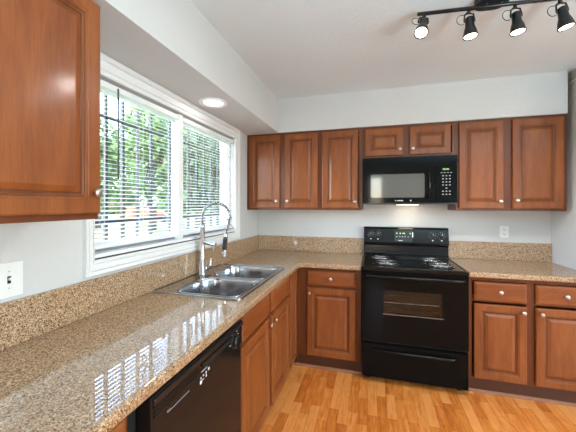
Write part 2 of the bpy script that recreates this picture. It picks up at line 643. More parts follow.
# ------------------------------------------------------------------ garden outside
GZ = -0.25
lawn = link('lawn', one_box(-120, -0.16, -60, 120, GZ - 0.2, GZ), LAWN)
tag(lawn, kind='structure')

def foliage(n, rx, rz, cz, size, seed):
    rnd = random.Random(seed)
    bm = B()
    blobs = []
    for _ in range(14):
        a = rnd.uniform(0, 2 * PI)
        rr = rnd.uniform(0, 0.62) * rx
        blobs.append((rr * math.cos(a), rr * math.sin(a), cz + rnd.uniform(-0.6, 0.6) * rz, rnd.uniform(0.35, 0.55)))
    for i in range(n):
        bx, by, bz, s = blobs[i % len(blobs)]
        d = Vector((rnd.gauss(0, 1), rnd.gauss(0, 1), rnd.gauss(0, 1))).normalized()
        q = rnd.uniform(0.75, 1.05)
        p = Vector((bx + d.x * s * rx * q, by + d.y * s * rx * q, bz + d.z * s * rz * q))
        u = Vector((rnd.gauss(0, 1), rnd.gauss(0, 1), rnd.gauss(0, 1))).normalized()
        w = u.cross(Vector((rnd.gauss(0, 1), rnd.gauss(0, 1), rnd.gauss(0, 1)))).normalized()
        s2 = size * rnd.uniform(0.6, 1.3)
        vs = [bm.verts.new(p + u * s2), bm.verts.new(p + w * s2 * 0.55), bm.verts.new(p - u * s2), bm.verts.new(p - w * s2 * 0.55)]
        bm.faces.new(vs)
    return bm

def tree(x, y, h, rx, mat, seed, label, base=0.3, n=2600, size=0.22):
    t = empty('garden_tree', (x, y, GZ), label=label, cat='tree', group='trees beyond the lawn')
    bm = B()
    rnd = random.Random(seed)
    top = h * 0.62
    tube(bm, [(0, 0, 0), (0.1, 0.05, h * 0.2), (0.02, 0, h * 0.4), (0.1, 0.1, top)], 0.2, 8, rs=[0.26, 0.2, 0.16, 0.08])
    for k in range(5):
        a = rnd.uniform(0, 2 * PI)
        z = h * rnd.uniform(0.25, 0.5)
        tube(bm, [(0.05, 0, z), (math.cos(a) * rx * 0.3, math.sin(a) * rx * 0.3, z + h * 0.12), (math.cos(a) * rx * 0.6, math.sin(a) * rx * 0.6, z + h * 0.18)],
             0.06, 6, rs=[0.1, 0.07, 0.03])
    link('trunk', bm, BARK, t, smooth=True)
    rz = h * (1 - base) / 2
    link('crown', foliage(n, rx, rz, h * base + rz, size, seed), mat, t)

cpos = Vector(cam.location)
def along(px, dist):
    """point at a ground distance in the direction of a photo column (garden layout only)"""
    a = math.atan((px - 288.5) / 299.56)
    yaw = 0.2732 - a
    return cpos.x - math.sin(yaw) * dist, cpos.y + math.cos(yaw) * dist
for px, dist, h, rx, mi, lab in (
        (97, 24, 7.5, 3.0, 0, 'green leafy tree behind the cabinet edge of the window'),
        (122, 36, 12, 4.0, 1, 'tall pale green tree seen through the left blind'),
        (152, 20, 8.2, 2.8, 0, 'mid green tree behind the scrolled window guard'),
        (136, 46, 9, 4.0, 2, 'dark green tree beyond the brick piers'),
        (178, 31, 11, 4.0, 1, 'yellow green tree behind the window post'),
        (200, 17, 7.4, 2.4, 2, 'dark tree filling the left of the right blind'),
        (222, 25, 9.5, 3.2, 1, 'pale tree seen at the right end of the window')):
    x, y = along(px, dist)
    tree(x, y, h * 0.94, rx * 0.8, LEAF[mi], px, lab, base=0.12 if dist > 30 else 0.2)
# hedge at the end of the lawn
x0, y0 = along(60, 62)
x1, y1 = along(245, 62)
bm = B()
rnd = random.Random(3)
for i in range(5200):
    f = rnd.random()
    p = Vector((x0 + (x1 - x0) * f + rnd.gauss(0, 0.8), y0 + (y1 - y0) * f + rnd.gauss(0, 0.8), GZ + 4.2 * rnd.random() ** 0.8))
    u = Vector((rnd.gauss(0, 1), rnd.gauss(0, 1), rnd.gauss(0, 1))).normalized() * 0.55
    w = u.cross(Vector((rnd.gauss(0, 1), rnd.gauss(0, 1), rnd.gauss(0, 1)))).normalized() * 0.3
    bm.faces.new([bm.verts.new(p + u), bm.verts.new(p + w), bm.verts.new(p - u), bm.verts.new(p - w)])
tag(link('hedge', bm, LEAF[0]), 'long green hedge closing the far end of the lawn', 'hedge')
for px, wd, hh, lab in ((133, 0.9, 1.35, 'tallest orange brick pier, leftmost beyond the lawn'), (147, 0.85, 1.2, 'orange brick pier between two others beyond the lawn'),
                        (156.5, 1.0, 1.0, 'low orange brick pier, rightmost of three beyond the lawn')):
    x, y = along(px, 40 - 0.1 * (px - 133) * 3)
    t = empty('brick_pier', (x, y, GZ), label=lab, cat='pier', group='brick piers beyond the lawn')
    link('shaft', one_box(-wd / 2, wd / 2, -wd / 2, wd / 2, 0, hh), TERRA, t)
    link('cap', one_box(-wd / 2 - .06, wd / 2 + .06, -wd / 2 - .06, wd / 2 + .06, hh, hh + 0.08), PLATE, t)

# window guards
def spiral(cx, cy, r, turns, a0, sgn, n=22):
    return [(0, cx + sgn * (r * (1 - 0.85 * k / n)) * math.cos(a0 + turns * 2 * PI * k / n),
             cy + (r * (1 - 0.85 * k / n)) * math.sin(a0 + turns * 2 * PI * k / n)) for k in range(n + 1)]
def guard(y0, y1, ys, ycen, label, white):
    GX = -0.19
    t = empty('window_guard', (GX, (y0 + y1) / 2, 1.13), label=label, cat='window guard')
    oy, oz = (y0 + y1) / 2, 1.13
    for y in ys:
        link('bar', one_box(-0.008, 0.008, y - oy - 0.008, y - oy + 0.008, 0, 0.99), IRON, t)
    for z in (0.19, 0.775):
        link('rail', one_box(0.009, 0.017, y0 - oy, y1 - oy, z - 0.011, z + 0.011), IRON, t)
    for y in (y0 + 0.01, y1 - 0.01):
        link('bracket', one_box(0.018, 0.039, y - oy - 0.012, y - oy + 0.012, 0.165, 0.215), IRON, t)
    bm = B()
    for sg in (-1, 1):
        c = ycen - oy
        tube(bm, [(-0.0155, p[1], p[2]) for p in spiral(c + sg * 0.052, 0.30, 0.042, 1.25, 0, sg)], 0.0065, 6)
    link('scroll', bm, IRONW if white else IRON, t, smooth=True)
    bm = B()
    for sg in (-1, 1):
        c = ycen - oy
        tube(bm, [(-0.0155, c + sg * 0.012, 0.34), (-0.0155, c + sg * 0.055, 0.41), (-0.0155, c + sg * 0.02, 0.49), (-0.0155, c + sg * 0.012, 0.53),
                  (-0.0155, c + sg * 0.05, 0.57), (-0.0155, c + sg * 0.075, 0.54)], 0.0065, 6)
    link('ornament', bm, IRON, t, smooth=True)
guard(-2.13, -1.37, [-2.065 + 0.118 * k for k in range(6)], -1.475, 'black iron window guard with white scrolls outside the left pane', True)
guard(-1.33, -0.54, [-1.285 + 0.118 * k for k in range(7)], -0.95, 'black iron window guard with dark scrolls outside the right pane', False)

# ------------------------------------------------------------------ blinds
def blind(y0, y1, label, wand):
    zt, zb = WZ1 - 0.016, 1.205
    t = empty('window_blind', (-0.022, (y0 + y1) / 2, zb), label=label, cat='blind')
    h = (y1 - y0) / 2
    H = zt - zb
    link('headrail', one_box(-0.016, 0.016, -h, h, H - 0.03, H), VINYL, t, bevel=0.002)
    link('bottom_rail', one_box(-0.013, 0.013, -h + 0.003, h - 0.003, 0, 0.014), VINYL, t, bevel=0.002)
    bm = B()
    pitch = 0.0215
    n = int((H - 0.05) / pitch)
    tilt = R(-12)
    for i in range(n):
        z = 0.03 + i * pitch
        prev = None
        for k in range(4):
            u = (k / 3 - 0.5) * 0.0245
            cz = z + math.tan(tilt) * u + 0.0016 * (1 - (2 * k / 3 - 1) ** 2)
            row = (bm.verts.new((u, -h + 0.004, cz)), bm.verts.new((u, h - 0.004, cz)))
            if prev:
                bm.faces.new((prev[0], prev[1], row[1], row[0]))
            prev = row
    s = link('slats', bm, SLAT, t, smooth=True)
    so = s.modifiers.new('thick', 'SOLIDIFY')
    so.thickness = 0.0007
    bm = B()
    for f in (-0.8, 0.0, 0.8):
        for u in (-0.0145, 0.0145):
            tube(bm, [(u, f * h, 0.014), (u, f * h, H - 0.03)], 0.0007, 5)
    link('ladder_cord', bm, SLAT, t)
    if wand is not None:
        bm = B()
        tube(bm, [(0.021, wand - (y0 + y1) / 2, H - 0.012), (0.021, wand - (y0 + y1) / 2, H - 0.47)], 0.004, 8)
        link('tilt_wand', bm, WAND, t, smooth=True)
blind(WY0 + 0.006, -1.43, 'white mini blind with hanging grey tilt wand, left half of window', -1.93)
blind(-1.37, WY1 - 0.006, 'white mini blind behind the faucet, right half of window', None)

# ------------------------------------------------------------------ base cabinets, left run (face +x)
CT, CB = 0.914, 0.874       # counter top and underside
FD = 0.605                  # face frame plane
def left_at(y):
    return (0.0, y, 0.0)
# local frame for the left run: local x = world y, local -y = world x
def base_frame(w, mids_x, zdiv=(0.70, 0.72), st=0.03):
    r = [(0.001, st, 0.10, CB - 0.001), (w - st, w - 0.001, 0.10, CB - 0.001), (st, w - st, 0.10, 0.125), (st, w - st, 0.845, CB - 0.001)]
    if zdiv:
        r.append((st, w - st, zdiv[0] - 0.012, zdiv[1] + 0.012))
    for a, b in mids_x:
        r.append((a, b, 0.125, zdiv[0] - 0.012 if zdiv else 0.845))
        if zdiv:
            r.append((a, b, zdiv[1] + 0.012, 0.845))
    return r

def base_cab(name, loc, rz, w, label, mids, doors, drawers, kick_in=0.05, drawer_name='drawer', zdiv=(0.70, 0.72)):
    t = empty(name, loc, rz, label, 'cabinet', 'base cabinets')
    link('carcass', hollow(0.001, w - 0.001, -FD, -0.006, 0.10, CB - 0.001, base_frame(w, mids, zdiv)), WOOD_D, t)
    bm = B()
    box(bm, 0.001, w - 0.001, -FD + kick_in, -FD + kick_in + 0.018, 0.001, 0.10)
    link('toe_kick', bm, KICK, t)
    for (a, b, z0, z1, k, pr) in doors:
        cab_door(t, a, b, z0, z1, -FD, k, pr)
    for (a, b, z0, z1, k) in drawers:
        cab_drawer(t, a, b, z0, z1, -FD, k, drawer_name)
    return t

# cabinet nearest to the camera, left of the dishwasher
L0 = -3.262
base_cab('base_cabinet', left_at(L0), PI / 2, 0.762, 'wooden base cabinet left of the dishwasher, nearest the camera', [(0.36, 0.40)],
         [(0.02, 0.372, 0.115, 0.695, (0.345, 0.655), DOOR_PROF), (0.39, 0.742, 0.115, 0.695, (0.418, 0.655), DOOR_PROF)],
         [(0.02, 0.742, 0.722, 0.855, (0.381, 0.79))])
# sink base
S0 = -1.815
base_cab('sink_base_cabinet', left_at(S0), PI / 2, 0.93, 'wooden two door cabinet with false drawer fronts under the sink', [(0.45, 0.48)],
         [(0.018, 0.442, 0.115, 0.70, (0.417, 0.665), DOOR_PROF), (0.486, 0.91, 0.115, 0.70, (0.512, 0.665), DOOR_PROF)],
         [(0.018, 0.442, 0.722, 0.855, None), (0.486, 0.91, 0.722, 0.855, None)], drawer_name='false_front')
# narrow corner filler panel
t = empty('corner_base_cabinet', left_at(S0 + 0.932), PI / 2, 'narrow full height wooden corner panel where the two cabinet runs meet', 'cabinet', 'base cabinets')
cwid = 0.233
bm = B()
box(bm, 0.001, cwid, -FD, -FD + 0.019, 0.10, CB - 0.001)
box(bm, 0.001, 0.019, -FD + 0.02, -0.006, 0.10, CB - 0.001)
link('carcass', bm, WOOD_D, t)
link('toe_kick', one_box(0.001, cwid + 0.05, -FD + 0.05, -FD + 0.068, 0.001, 0.10), KICK, t)
cab_door(t, 0.015, 0.205, 0.115, 0.855, -FD, None, SLIM_PROF)

# back run
def back_cab(x0, w, label, mids, doors, drawers, kick=0.014):
    return base_cab('base_cabinet', (x0, 0, 0), 0, w, label, mids, doors, drawers, kick)
X1 = FD + 0.0005
back_cab(X1, 1.158 - X1, 'single door wooden base cabinet in the corner left of the stove', [(0.03, 0.115), (0.49, 0.5225)],
         [(0.096, 0.509, 0.115, 0.70, (0.118, 0.655), DOOR_PROF)], [(0.096, 0.509, 0.722, 0.85, (0.303, 0.787))])
back_cab(1.944, XR - 1.946, 'two door wooden base cabinet right of the stove', [(0.382, 0.43)],
         [(0.040, 0.379, 0.115, 0.675, (0.354, 0.635), DOOR_PROF), (0.433, 0.79, 0.115, 0.675, (0.463, 0.635), DOOR_PROF)],
         [(0.040, 0.379, 0.70, 0.84, (0.21, 0.772)), (0.433, 0.79, 0.70, 0.84, (0.61, 0.772))])

# shoe moulding at the foot of the cabinets
SHOE = plain('brown_shoe_moulding', srgb(150, 98, 70), 0.4)
def shoe(name, pts_fn, a, b):
    bm = B()
    prof = [(0, 0), (0.016, 0), (0.015, 0.006), (0.011, 0.012), (0.005, 0.016), (0, 0.018)]
    rows = [[bm.verts.new(pts_fn(u, d, z + 0.0005)) for d, z in prof] for u in (a, b)]
    n = len(prof)
    for k in range(n):
        bm.faces.new((rows[0][k], rows[0][(k + 1) % n], rows[1][(k + 1) % n], rows[1][k]))
    bm.faces.new(rows[0]); bm.faces.new(rows[1][::-1])
    link(name, bm, SHOE, kind='structure')
shoe('baseboard_back', lambda u, d, z: (u, -FD + 0.0138 - d, z), 0.575, 1.157)
shoe('baseboard_back', lambda u, d, z: (u, -FD + 0.0138 - d, z), 1.945, XR - 0.002)
shoe('baseboard_left', lambda u, d, z: (FD - 0.0498 + d, u, z), S0 + 0.002, -0.61)

# ------------------------------------------------------------------ worktops
t = empty('countertop', (0, -0.02, CT), label='long speckled granite countertop under the window turning the corner to the stove', cat='countertop')
SINK = (0.022, 0.585, -1.735, -0.892)
def sub(bm, v):
    for q in bm.verts:
        q.co -= Vector(v)
    return bm
outer = [(0.0015, -0.0015), (0.0015, -3.27), (0.648, -3.27), (0.648, -0.668), (0.668, -0.648), (1.160, -0.648), (1.160, -0.0015)]
hole = [(0.06, -1.715), (0.565, -1.715), (0.565, -0.912), (0.06, -0.912)]
bm = sub(plate(B(), outer, [hole], CB, CT), (0, -0.02, CT))
link('slab', bm, GRANITE, t, bevel=0.010, segs=3)
bm = B()
box(bm, 0.0015, 0.021, -3.27, -0.0015, CT + 0.0005, CT + 0.160)
box(bm, 0.0215, 1.160, -0.021, -0.0015, CT + 0.0005, CT + 0.160)
link('backsplash', sub(bm, (0, -0.02, CT)), GRANITE, t, bevel=0.002)
t = empty('countertop', (1.942, -0.02, CT), label='short speckled granite countertop right of the stove', cat='countertop')
bm = B()
box(bm, 0, XR - 1.942 - 0.0015, -0.628, 0.0185, -0.04, 0)
link('slab', bm, GRANITE, t, bevel=0.010, segs=3)
link('backsplash', one_box(0, XR - 1.942 - 0.0015, -0.001, 0.0185, 0.0005, 0.160), GRANITE, t, bevel=0.002)

# ------------------------------------------------------------------ sink
sx0, sx1, sy0, sy1 = SINK
cx, cy = (sx0 + sx1) / 2, (sy0 + sy1) / 2
t = empty('kitchen_sink', (cx, cy, CT), label='double bowl stainless steel sink set in the granite below the window', cat='sink')
b1 = dict(x0=0.135, x1=0.548, y0=-1.695, y1=-1.335)
b2 = dict(x0=0.135, x1=0.548, y0=-1.292, y1=-0.930)
rr1 = (0.06, 0.13, 0.09, 0.06)
rr2 = (0.06, 0.09, 0.13, 0.06)
def basin_loop(b, rr, ins):
    return [(x - cx, y - cy) for x, y in rrect(b['x0'] + ins, b['x1'] - ins, b['y0'] + ins, b['y1'] - ins, tuple(max(0.02, r - ins * 0.5) for r in rr), 7)]
bm = B()
ol = [(x - cx, y - cy) for x, y in rrect(sx0, sx1, sy0, sy1, 0.03, 5)]
plate(bm, ol, [basin_loop(b1, rr1, 0), basin_loop(b2, rr2, 0)], 0.0006, 0.0045)
link('rim', bm, STEEL, t, bevel=0.0015)
bm = B()
olp = [(x, y, 0.0058) for x, y in [(x - cx, y - cy) for x, y in rrect(sx0 + 0.006, sx1 - 0.006, sy0 + 0.006, sy1 - 0.006, 0.026, 5)]]
tube(bm, olp + [olp[0]], 0.0042, 6, caps=False)
for b, rr in ((b1, rr1), (b2, rr2)):
    lp = [(x, y, 0.0050) for x, y in basin_loop(b, rr, -0.005)]
    tube(bm, lp + [lp[0]], 0.0035, 6, caps=False)
link('raised_lip', bm, STEEL, t, smooth=True)
for b, rr in ((b1, rr1), (b2, rr2)):
    bm = B()
    loops = []
    for ins, z in ((0.0005, 0.004), (0.003, 0.0), (0.006, -0.012), (0.012, -0.10), (0.020, -0.145), (0.036, -0.162), (0.06, -0.168), (0.12, -0.171)):
        loops.append([bm.verts.new((x, y, z)) for x, y in basin_loop(b, rr, ins)])
    n = len(loops[0])
    for a, c in zip(loops, loops[1:]):
        for k in range(n):
            bm.faces.new((a[k], a[(k + 1) % n], c[(k + 1) % n], c[k]))
    bm.faces.new(loops[-1])
    basin = link('basin', bm, STEEL, t, smooth=True)
    so = basin.modifiers.new('thick', 'SOLIDIFY')
    so.thickness = 0.001
    so.offset = 1
    mx, my = (b['x0'] + b['x1']) / 2 - cx, (b['y0'] + b['y1']) / 2 - cy
    bm = B()
    lathe(bm, [(0.052, -0.1695), (0.050, -0.1665), (0.040, -0.1680), (0.036, -0.1695), (0.0, -0.1695)], (mx, my, 0), (0, 0, 1), 24)
    lathe(bm, [(0.010, -0.169), (0.010, -0.158), (0.0, -0.157)], (mx, my, 0), (0, 0, 1), 12)
    link('drain', bm, CHROME, basin, smooth=True)

# ------------------------------------------------------------------ faucet
FX, FY, FZ = 0.078, -1.272, CT + 0.0047
t = empty('kitchen_faucet', (FX, FY, FZ), label='chrome spring neck pull-down kitchen faucet behind the sink', cat='faucet')
bm = B()
lathe(bm, [(0.030, 0), (0.030, 0.006), (0.025, 0.010), (0.024, 0.055), (0.021, 0.062), (0.0175, 0.068), (0.0165, 0.33), (0.0185, 0.334), (0.0185, 0.352), (0.013, 0.358)], n=24)
link('body', bm, CHROME, t, smooth=True)
arc = []
AR, AX = 0.109, 0.109
for k in range(4):
    arc.append((0, 0, 0.36 + 0.045 * k / 3))
for k in range(1, 25):
    a = PI - PI * 0.98 * k / 24
    arc.append((AX + AR * math.cos(a), 0, 0.405 + 0.105 * math.sin(a)))
end = arc[-1]
for k in range(1, 9):
    f = k / 8
    arc.append((end[0] - 0.033 * f, 0, end[2] - 0.125 * f))
bm = B()
tube(bm, arc, 0.0065, 8)
hose = link('hose', bm, RUBBER, t, smooth=True)
# spring wire around the hose
bm = B()
L = [Vector(p) for p in arc]
seg = [0]
for a, b in zip(L, L[1:]):
    seg.append(seg[-1] + (b - a).length)
def at_len(s):
    for i in range(len(L) - 1):
        if seg[i + 1] >= s:
            f = (s - seg[i]) / (seg[i + 1] - seg[i])
            return L[i].lerp(L[i + 1], f), (L[i + 1] - L[i]).normalized()
    return L[-1], (L[-1] - L[-2]).normalized()
pts = []
turns = 56
for i in range(turns * 8 + 1):
    p, d = at_len(seg[-1] * 0.985 * i / (turns * 8))
    s1 = Vector((0, 1, 0))
    s2 = d.cross(s1)
    a = 2 * PI * i / 8
    pts.append(p + (s1 * math.cos(a) + s2 * math.sin(a)) * 0.0095)
tube(bm, pts, 0.0018, 5)
link('spring', bm, CHROME, t, smooth=True)
# end point and spray head
E0 = Vector(arc[-1])
bm = B()
tube(bm, [E0 + Vector((0.002, 0, 0.012)), E0 + Vector((-0.004, 0, -0.028))], 0.0155, 16, rs=[0.0125, 0.0165])
link('collar', bm, CHROME, t, smooth=True)
sp0, sp1 = E0 + Vector((-0.004, 0, -0.029)), E0 + Vector((-0.012, 0, -0.103))
bm = B()
tube(bm, [sp0, sp1], 0.0165, 18)
g = link('spray_grip', bm, RUBBER, t, smooth=False)
bm = B()
d = (sp1 - sp0).normalized()
tube(bm, [sp1 + d * 0.0005, sp1 + d * 0.018, sp1 + d * 0.022, sp1 + d * 0.045, sp1 + d * 0.052], 0.016, 18, rs=[0.0165, 0.0165, 0.0195, 0.0195, 0.015])
link('spray_head', bm, CHROME, t, smooth=False, bevel=0.0008)
link('hose_clip', tube(B(), [E0 + Vector((0.010, 0, 0.108)), E0 + Vector((0.044, 0, 0.124))], 0.0045, 8), RUBBER, t)
# side outlet arm
bm = B()
tube(bm, [(0.015, 0, 0.232), (0.105, 0, 0.216)], 0.0155, 14)
tube(bm, [(0.088, 0, 0.214), (0.088, 0, 0.172)], 0.007, 12)
link('outlet_arm', bm, CHROME, t, smooth=False, bevel=0.001)
# lever
bm = B()
tube(bm, [(0.0, 0.018, 0.038), (0.0, 0.085, 0.038)], 0.0175, 16)
tube(bm, [(0.0, 0.094, 0.026), (0.003, 0.097, 0.050), (0.008, 0.106, 0.098)], 0.012, 12, rs=[0.015, 0.014, 0.010])
link('lever_handle', bm, CHROME, t, smooth=True)
# ------------------------------------------------------------------ dishwasher (faces +x)
DY0, DY1 = -2.497, -1.819
t = empty('dishwasher', (0, DY0, 0), PI / 2, 'black built-in dishwasher under the granite counter beside the sink', 'dishwasher')
W = DY1 - DY0
PF = -0.640     # front of the door
bm = B()
box(bm, 0.002, W - 0.002, -0.585, -0.03, 0.102, CB - 0.003)
box(bm, 0.035, W - 0.012, -0.600, -0.5855, 0.001, 0.11)
link('tub', bm, DARKGAP, t)
px0, px1 = 0.045, W - 0.014
bm = B()
box(bm, px0, px1, PF + 0.006, -0.586, 0.115, 0.745)
box(bm, px0, px1, PF, -0.586, 0.746, 0.862)
d = link('door', bm, DWM, t, bevel=0.003)
# handle recess lip and trim lines along the top
bm = B()
box(bm, px0 + 0.004, px1 - 0.004, PF - 0.010, PF - 0.0002, 0.840, 0.859)
link('top_lip', bm, BLACKT, t, bevel=0.003)
bm = B()
box(bm, px0 + 0.26, px1 - 0.08, PF - 0.006, PF - 0.0002, 0.822, 0.8285)
for k in range(4):
    box(bm, px0 + 0.012, px0 + 0.235, PF - 0.004, PF - 0.0002, 0.800 + 0.009 * k, 0.804 + 0.009 * k)
link('vent', bm, BLACKT, t)
link('handle', one_box(px0 + 0.27, px1 - 0.10, PF - 0.0022, PF - 0.0002, 0.806, 0.820), DARKGAP, t)
bm = B()
lathe(bm, [(0.033, 0), (0.033, 0.003), (0.027, 0.004), (0.025, 0.018), (0.022, 0.021), (0, 0.021)], (px1 - 0.085, PF - 0.0003, 0.793), (0, -1, 0), 26)
box(bm, px1 - 0.089, px1 - 0.081, PF - 0.030, PF - 0.0205, 0.771, 0.815)
link('dial', bm, BLACKT, t, bevel=0.001)
bm = B()
def dwmark(x, z, w, h):
    box(bm, x, x + w, PF - 0.0010, PF - 0.0002, z, z + h)
for k in range(9):
    a = R(-70 + 32 * k)
    qx, qz = px1 - 0.085 + 0.044 * math.cos(a), 0.793 + 0.040 * math.sin(a)
    dwmark(qx - 0.004, qz, 0.009 if k % 2 else 0.013, 0.0028)
for (ux, uz, w, h) in ((0.262, 0.797, 0.040, 0.0022), (0.255, 0.775, 0.007, 0.006), (0.272, 0.777, 0.007, 0.006), (0.290, 0.779, 0.007, 0.006),
                       (0.309, 0.780, 0.010, 0.010), (0.253, 0.757, 0.012, 0.012), (0.268, 0.765, 0.010, 0.003), (0.292, 0.764, 0.006, 0.011)):
    dwmark(px0 + ux, uz, w, h)
link('control_marks', bm, MARK, t)
# script-like maker's mark, too small to read in the photo
bm = B()
pts = []
for k in range(60):
    u = k / 59
    hgt = 0.010 if k < 8 else 0.0045
    pts.append((px0 + 0.070 + u * 0.115, PF - 0.0008, 0.7765 + hgt * 0.5 * math.sin(k * 2.1) + (0.002 if k < 8 else 0)))
tube(bm, pts, 0.0006, 4)
link('nameplate', bm, MARKD, t)

# ------------------------------------------------------------------ stove
SXL, SXR = 1.1665, 1.9345
t = empty('electric_range', ((SXL + SXR) / 2, -0.35, 0), 0, 'black electric coil range with oven, standing between the base cabinets', 'stove')
oy = 0.35          # local y = world y + .35
hw = (SXR - SXL) / 2
def sbox(bm, x0, x1, y0, y1, z0, z1):
    return box(bm, x0 - (SXL + SXR) / 2, x1 - (SXL + SXR) / 2, y0 + oy, y1 + oy, z0, z1)
bm = B()
# body shell with an open oven cavity behind the window
sbox(bm, SXL, SXL + 0.03, -0.655, -0.012, 0.035, 0.893)
sbox(bm, SXR - 0.03, SXR, -0.655, -0.012, 0.035, 0.893)
sbox(bm, SXL + 0.03, SXR - 0.03, -0.03, -0.012, 0.035, 0.893)
sbox(bm, SXL + 0.03, SXR - 0.03, -0.655, -0.03, 0.035, 0.36)
sbox(bm, SXL + 0.03, SXR - 0.03, -0.655, -0.03, 0.83, 0.893)
link('body', bm, BLACKT, t)
CAV = plain('oven_cavity_enamel', srgb(205, 190, 175), 0.5)
bm = B()
sbox(bm, SXL + 0.08, SXR - 0.08, -0.12, -0.10, 0.37, 0.82)
sbox(bm, SXL + 0.08, SXR - 0.08, -0.63, -0.12, 0.37, 0.375)
sbox(bm, SXL + 0.08, SXR - 0.08, -0.63, -0.12, 0.815, 0.82)
for xx in (SXL + 0.08, SXR - 0.085):
    sbox(bm, xx, xx + 0.005, -0.63, -0.12, 0.376, 0.814)
link('oven_liner', bm, CAV, t)
bm = B()
for z in (0.50, 0.62):
    for k in range(16):
        x = SXL + 0.09 + k * 0.0365
        tube(bm, [(x - (SXL + SXR) / 2, -0.59 + oy, z), (x - (SXL + SXR) / 2, -0.14 + oy, z)], 0.002, 5)
    tube(bm, [(-hw + 0.085, -0.595 + oy, z), (hw - 0.085, -0.595 + oy, z)], 0.003, 6)
    tube(bm, [(-hw + 0.085, -0.36 + oy, z - 0.003), (hw - 0.085, -0.36 + oy, z - 0.003)], 0.003, 6)
link('oven_rack', bm, CHROME, t)
for sxx in (-1, 1):
    for yy in (-0.60, -0.08):
        bm = B()
        lathe(bm, [(0.018, 0.0005), (0.018, 0.012), (0.010, 0.014), (0.010, 0.0345)], (sxx * (hw - 0.05), yy + oy, 0), n=12)
        link('foot', bm, RUBBER, t)
# cooktop
bm = B()
plate(bm, rrect(-hw - 0.004, hw + 0.004, -0.690 + oy, -0.095 + oy, 0.012, 3), [], 0.893, 0.918)
cook = link('cooktop', bm, BLACKS, t, bevel=0.006, segs=3)
bm = B()
lp = [(x, y, 0.9185) for x, y in rrect(-hw + 0.012, hw - 0.012, -0.672 + oy, -0.115 + oy, 0.02, 4)]
tube(bm, lp + [lp[0]], 0.004, 6, caps=False)
link('spill_edge', bm, BLACKS, cook, smooth=True)
PAN = plain('dark_drip_pan', (0.05, 0.05, 0.05, 1), 0.16, 1.0)
for bx, by, br in ((-0.232, -0.268, 0.092), (-0.190, -0.500, 0.098), (0.185, -0.268, 0.092), (0.220, -0.500, 0.098)):
    bu = empty('burner')
    bu.parent = t
    bu.location = (bx, by + oy, 0.9187)
    bm = B()
    lathe(bm, [(br + 0.016, 0.0), (br + 0.016, 0.003), (br + 0.008, 0.0045), (br, 0.001), (br * 0.6, 0.0006), (0.02, 0.0006), (0, 0.0006)], n=32)
    link('drip_pan', bm, PAN, bu, smooth=True)
    bm = B()
    pts = []
    N = 150
    tn = 3.2 if br > 0.08 else 2.6
    for k in range(N + 1):
        f = k / N
        a = f * tn * 2 * PI
        r = 0.016 + (br - 0.018) * f
        pts.append((r * math.cos(a), r * math.sin(a), 0.0105))
    tube(bm, pts, 0.0045, 6)
    for k in range(3):
        a = k * 2 * PI / 3
        tube(bm, [(0, 0, 0.0042), (math.cos(a) * br * 0.95, math.sin(a) * br * 0.95, 0.0042)], 0.0020, 4)
    link('coil', bm, COIL, bu, smooth=True)
# backguard
bm = B()
prof = [(-0.095, 0.9185), (-0.095, 0.930), (-0.070, 0.938), (-0.066, 1.020), (-0.088, 1.028), (-0.090, 1.050), (-0.068, 1.178), (-0.058, 1.192), (-0.040, 1.197), (-0.014, 1.197), (-0.014, 0.9185)]
rows = [[bm.verts.new((x, y + oy, z)) for y, z in prof] for x in (-hw, hw)]
for k in range(len(prof)):
    k2 = (k + 1) % len(prof)
    bm.faces.new((rows[0][k], rows[0][k2], rows[1][k2], rows[1][k]))
bm.faces.new(rows[0]); bm.faces.new(rows[1][::-1])
bg = link('backguard', bm, BLACKS, t, bevel=0.004, segs=3)
# panel face is tilted: point on it at height z
def face_y(z):
    return -0.090 + (z - 1.050) / (1.178 - 1.050) * 0.022 + oy
nrm = Vector((0, -1, 0.17)).normalized()
for kx in (-0.318, -0.250, 0.245, 0.322):
    bm = B()
    o = Vector((kx, face_y(1.125), 1.125)) + nrm * 0.0008
    lathe(bm, [(0.025, 0), (0.025, 0.003), (0.019, 0.005), (0.0175, 0.020), (0.014, 0.023), (0, 0.023)], o, nrm, 24)
    q = o + nrm * 0.0225
    box(bm, q.x - 0.004, q.x + 0.004, q.y - 0.010, q.y, q.z - 0.017, q.z + 0.017)
    kb = link('control_knob', bm, BLACKT, bg, bevel=0.001)
    bm = B()
    q = o + nrm * 0.0005
    box(bm, q.x - 0.0015, q.x + 0.0015, q.y - 0.0345, q.y - 0.0332, q.z + 0.002, q.z + 0.018)
    link('pointer', bm, MARK, kb)
bm = B()
def fbox(bm, x0, x1, z0, z1, d=0.001, gap=0.0004):
    y0, y1 = face_y(z0), face_y(z1)
    vs = [bm.verts.new(p) for p in ((x0, y0 - gap, z0), (x1, y0 - gap, z0), (x1, y1 - gap, z1), (x0, y1 - gap, z1),
                                    (x0, y0 - d - gap, z0), (x1, y0 - d - gap, z0), (x1, y1 - d - gap, z1), (x0, y1 - d - gap, z1))]
    for f in ((0, 3, 2, 1), (4, 5, 6, 7), (0, 1, 5, 4), (1, 2, 6, 5), (2, 3, 7, 6), (3, 0, 4, 7)):
        bm.faces.new([vs[i] for i in f])
fbox(bm, -0.095, 0.065, 1.060, 1.165)
link('control_panel', bm, BLACKT, bg)
bm = B()
for x in (-0.080, -0.022, 0.042):
    fbox(bm, x, x + 0.012, 1.134, 1.143, gap=0.0016)
fbox(bm, -0.046, -0.038, 1.132, 1.144, gap=0.0016)
fbox(bm, -0.006, 0.000, 1.132, 1.144, gap=0.0016)
link('clock_display', bm, GREEN, bg)
bm = B()
for x in (-0.080, -0.052, -0.028, -0.004, 0.024):
    fbox(bm, x, x + 0.011, 1.104, 1.110, gap=0.0016)
fbox(bm, -0.060, -0.022, 1.066, 1.073, gap=0.0016)
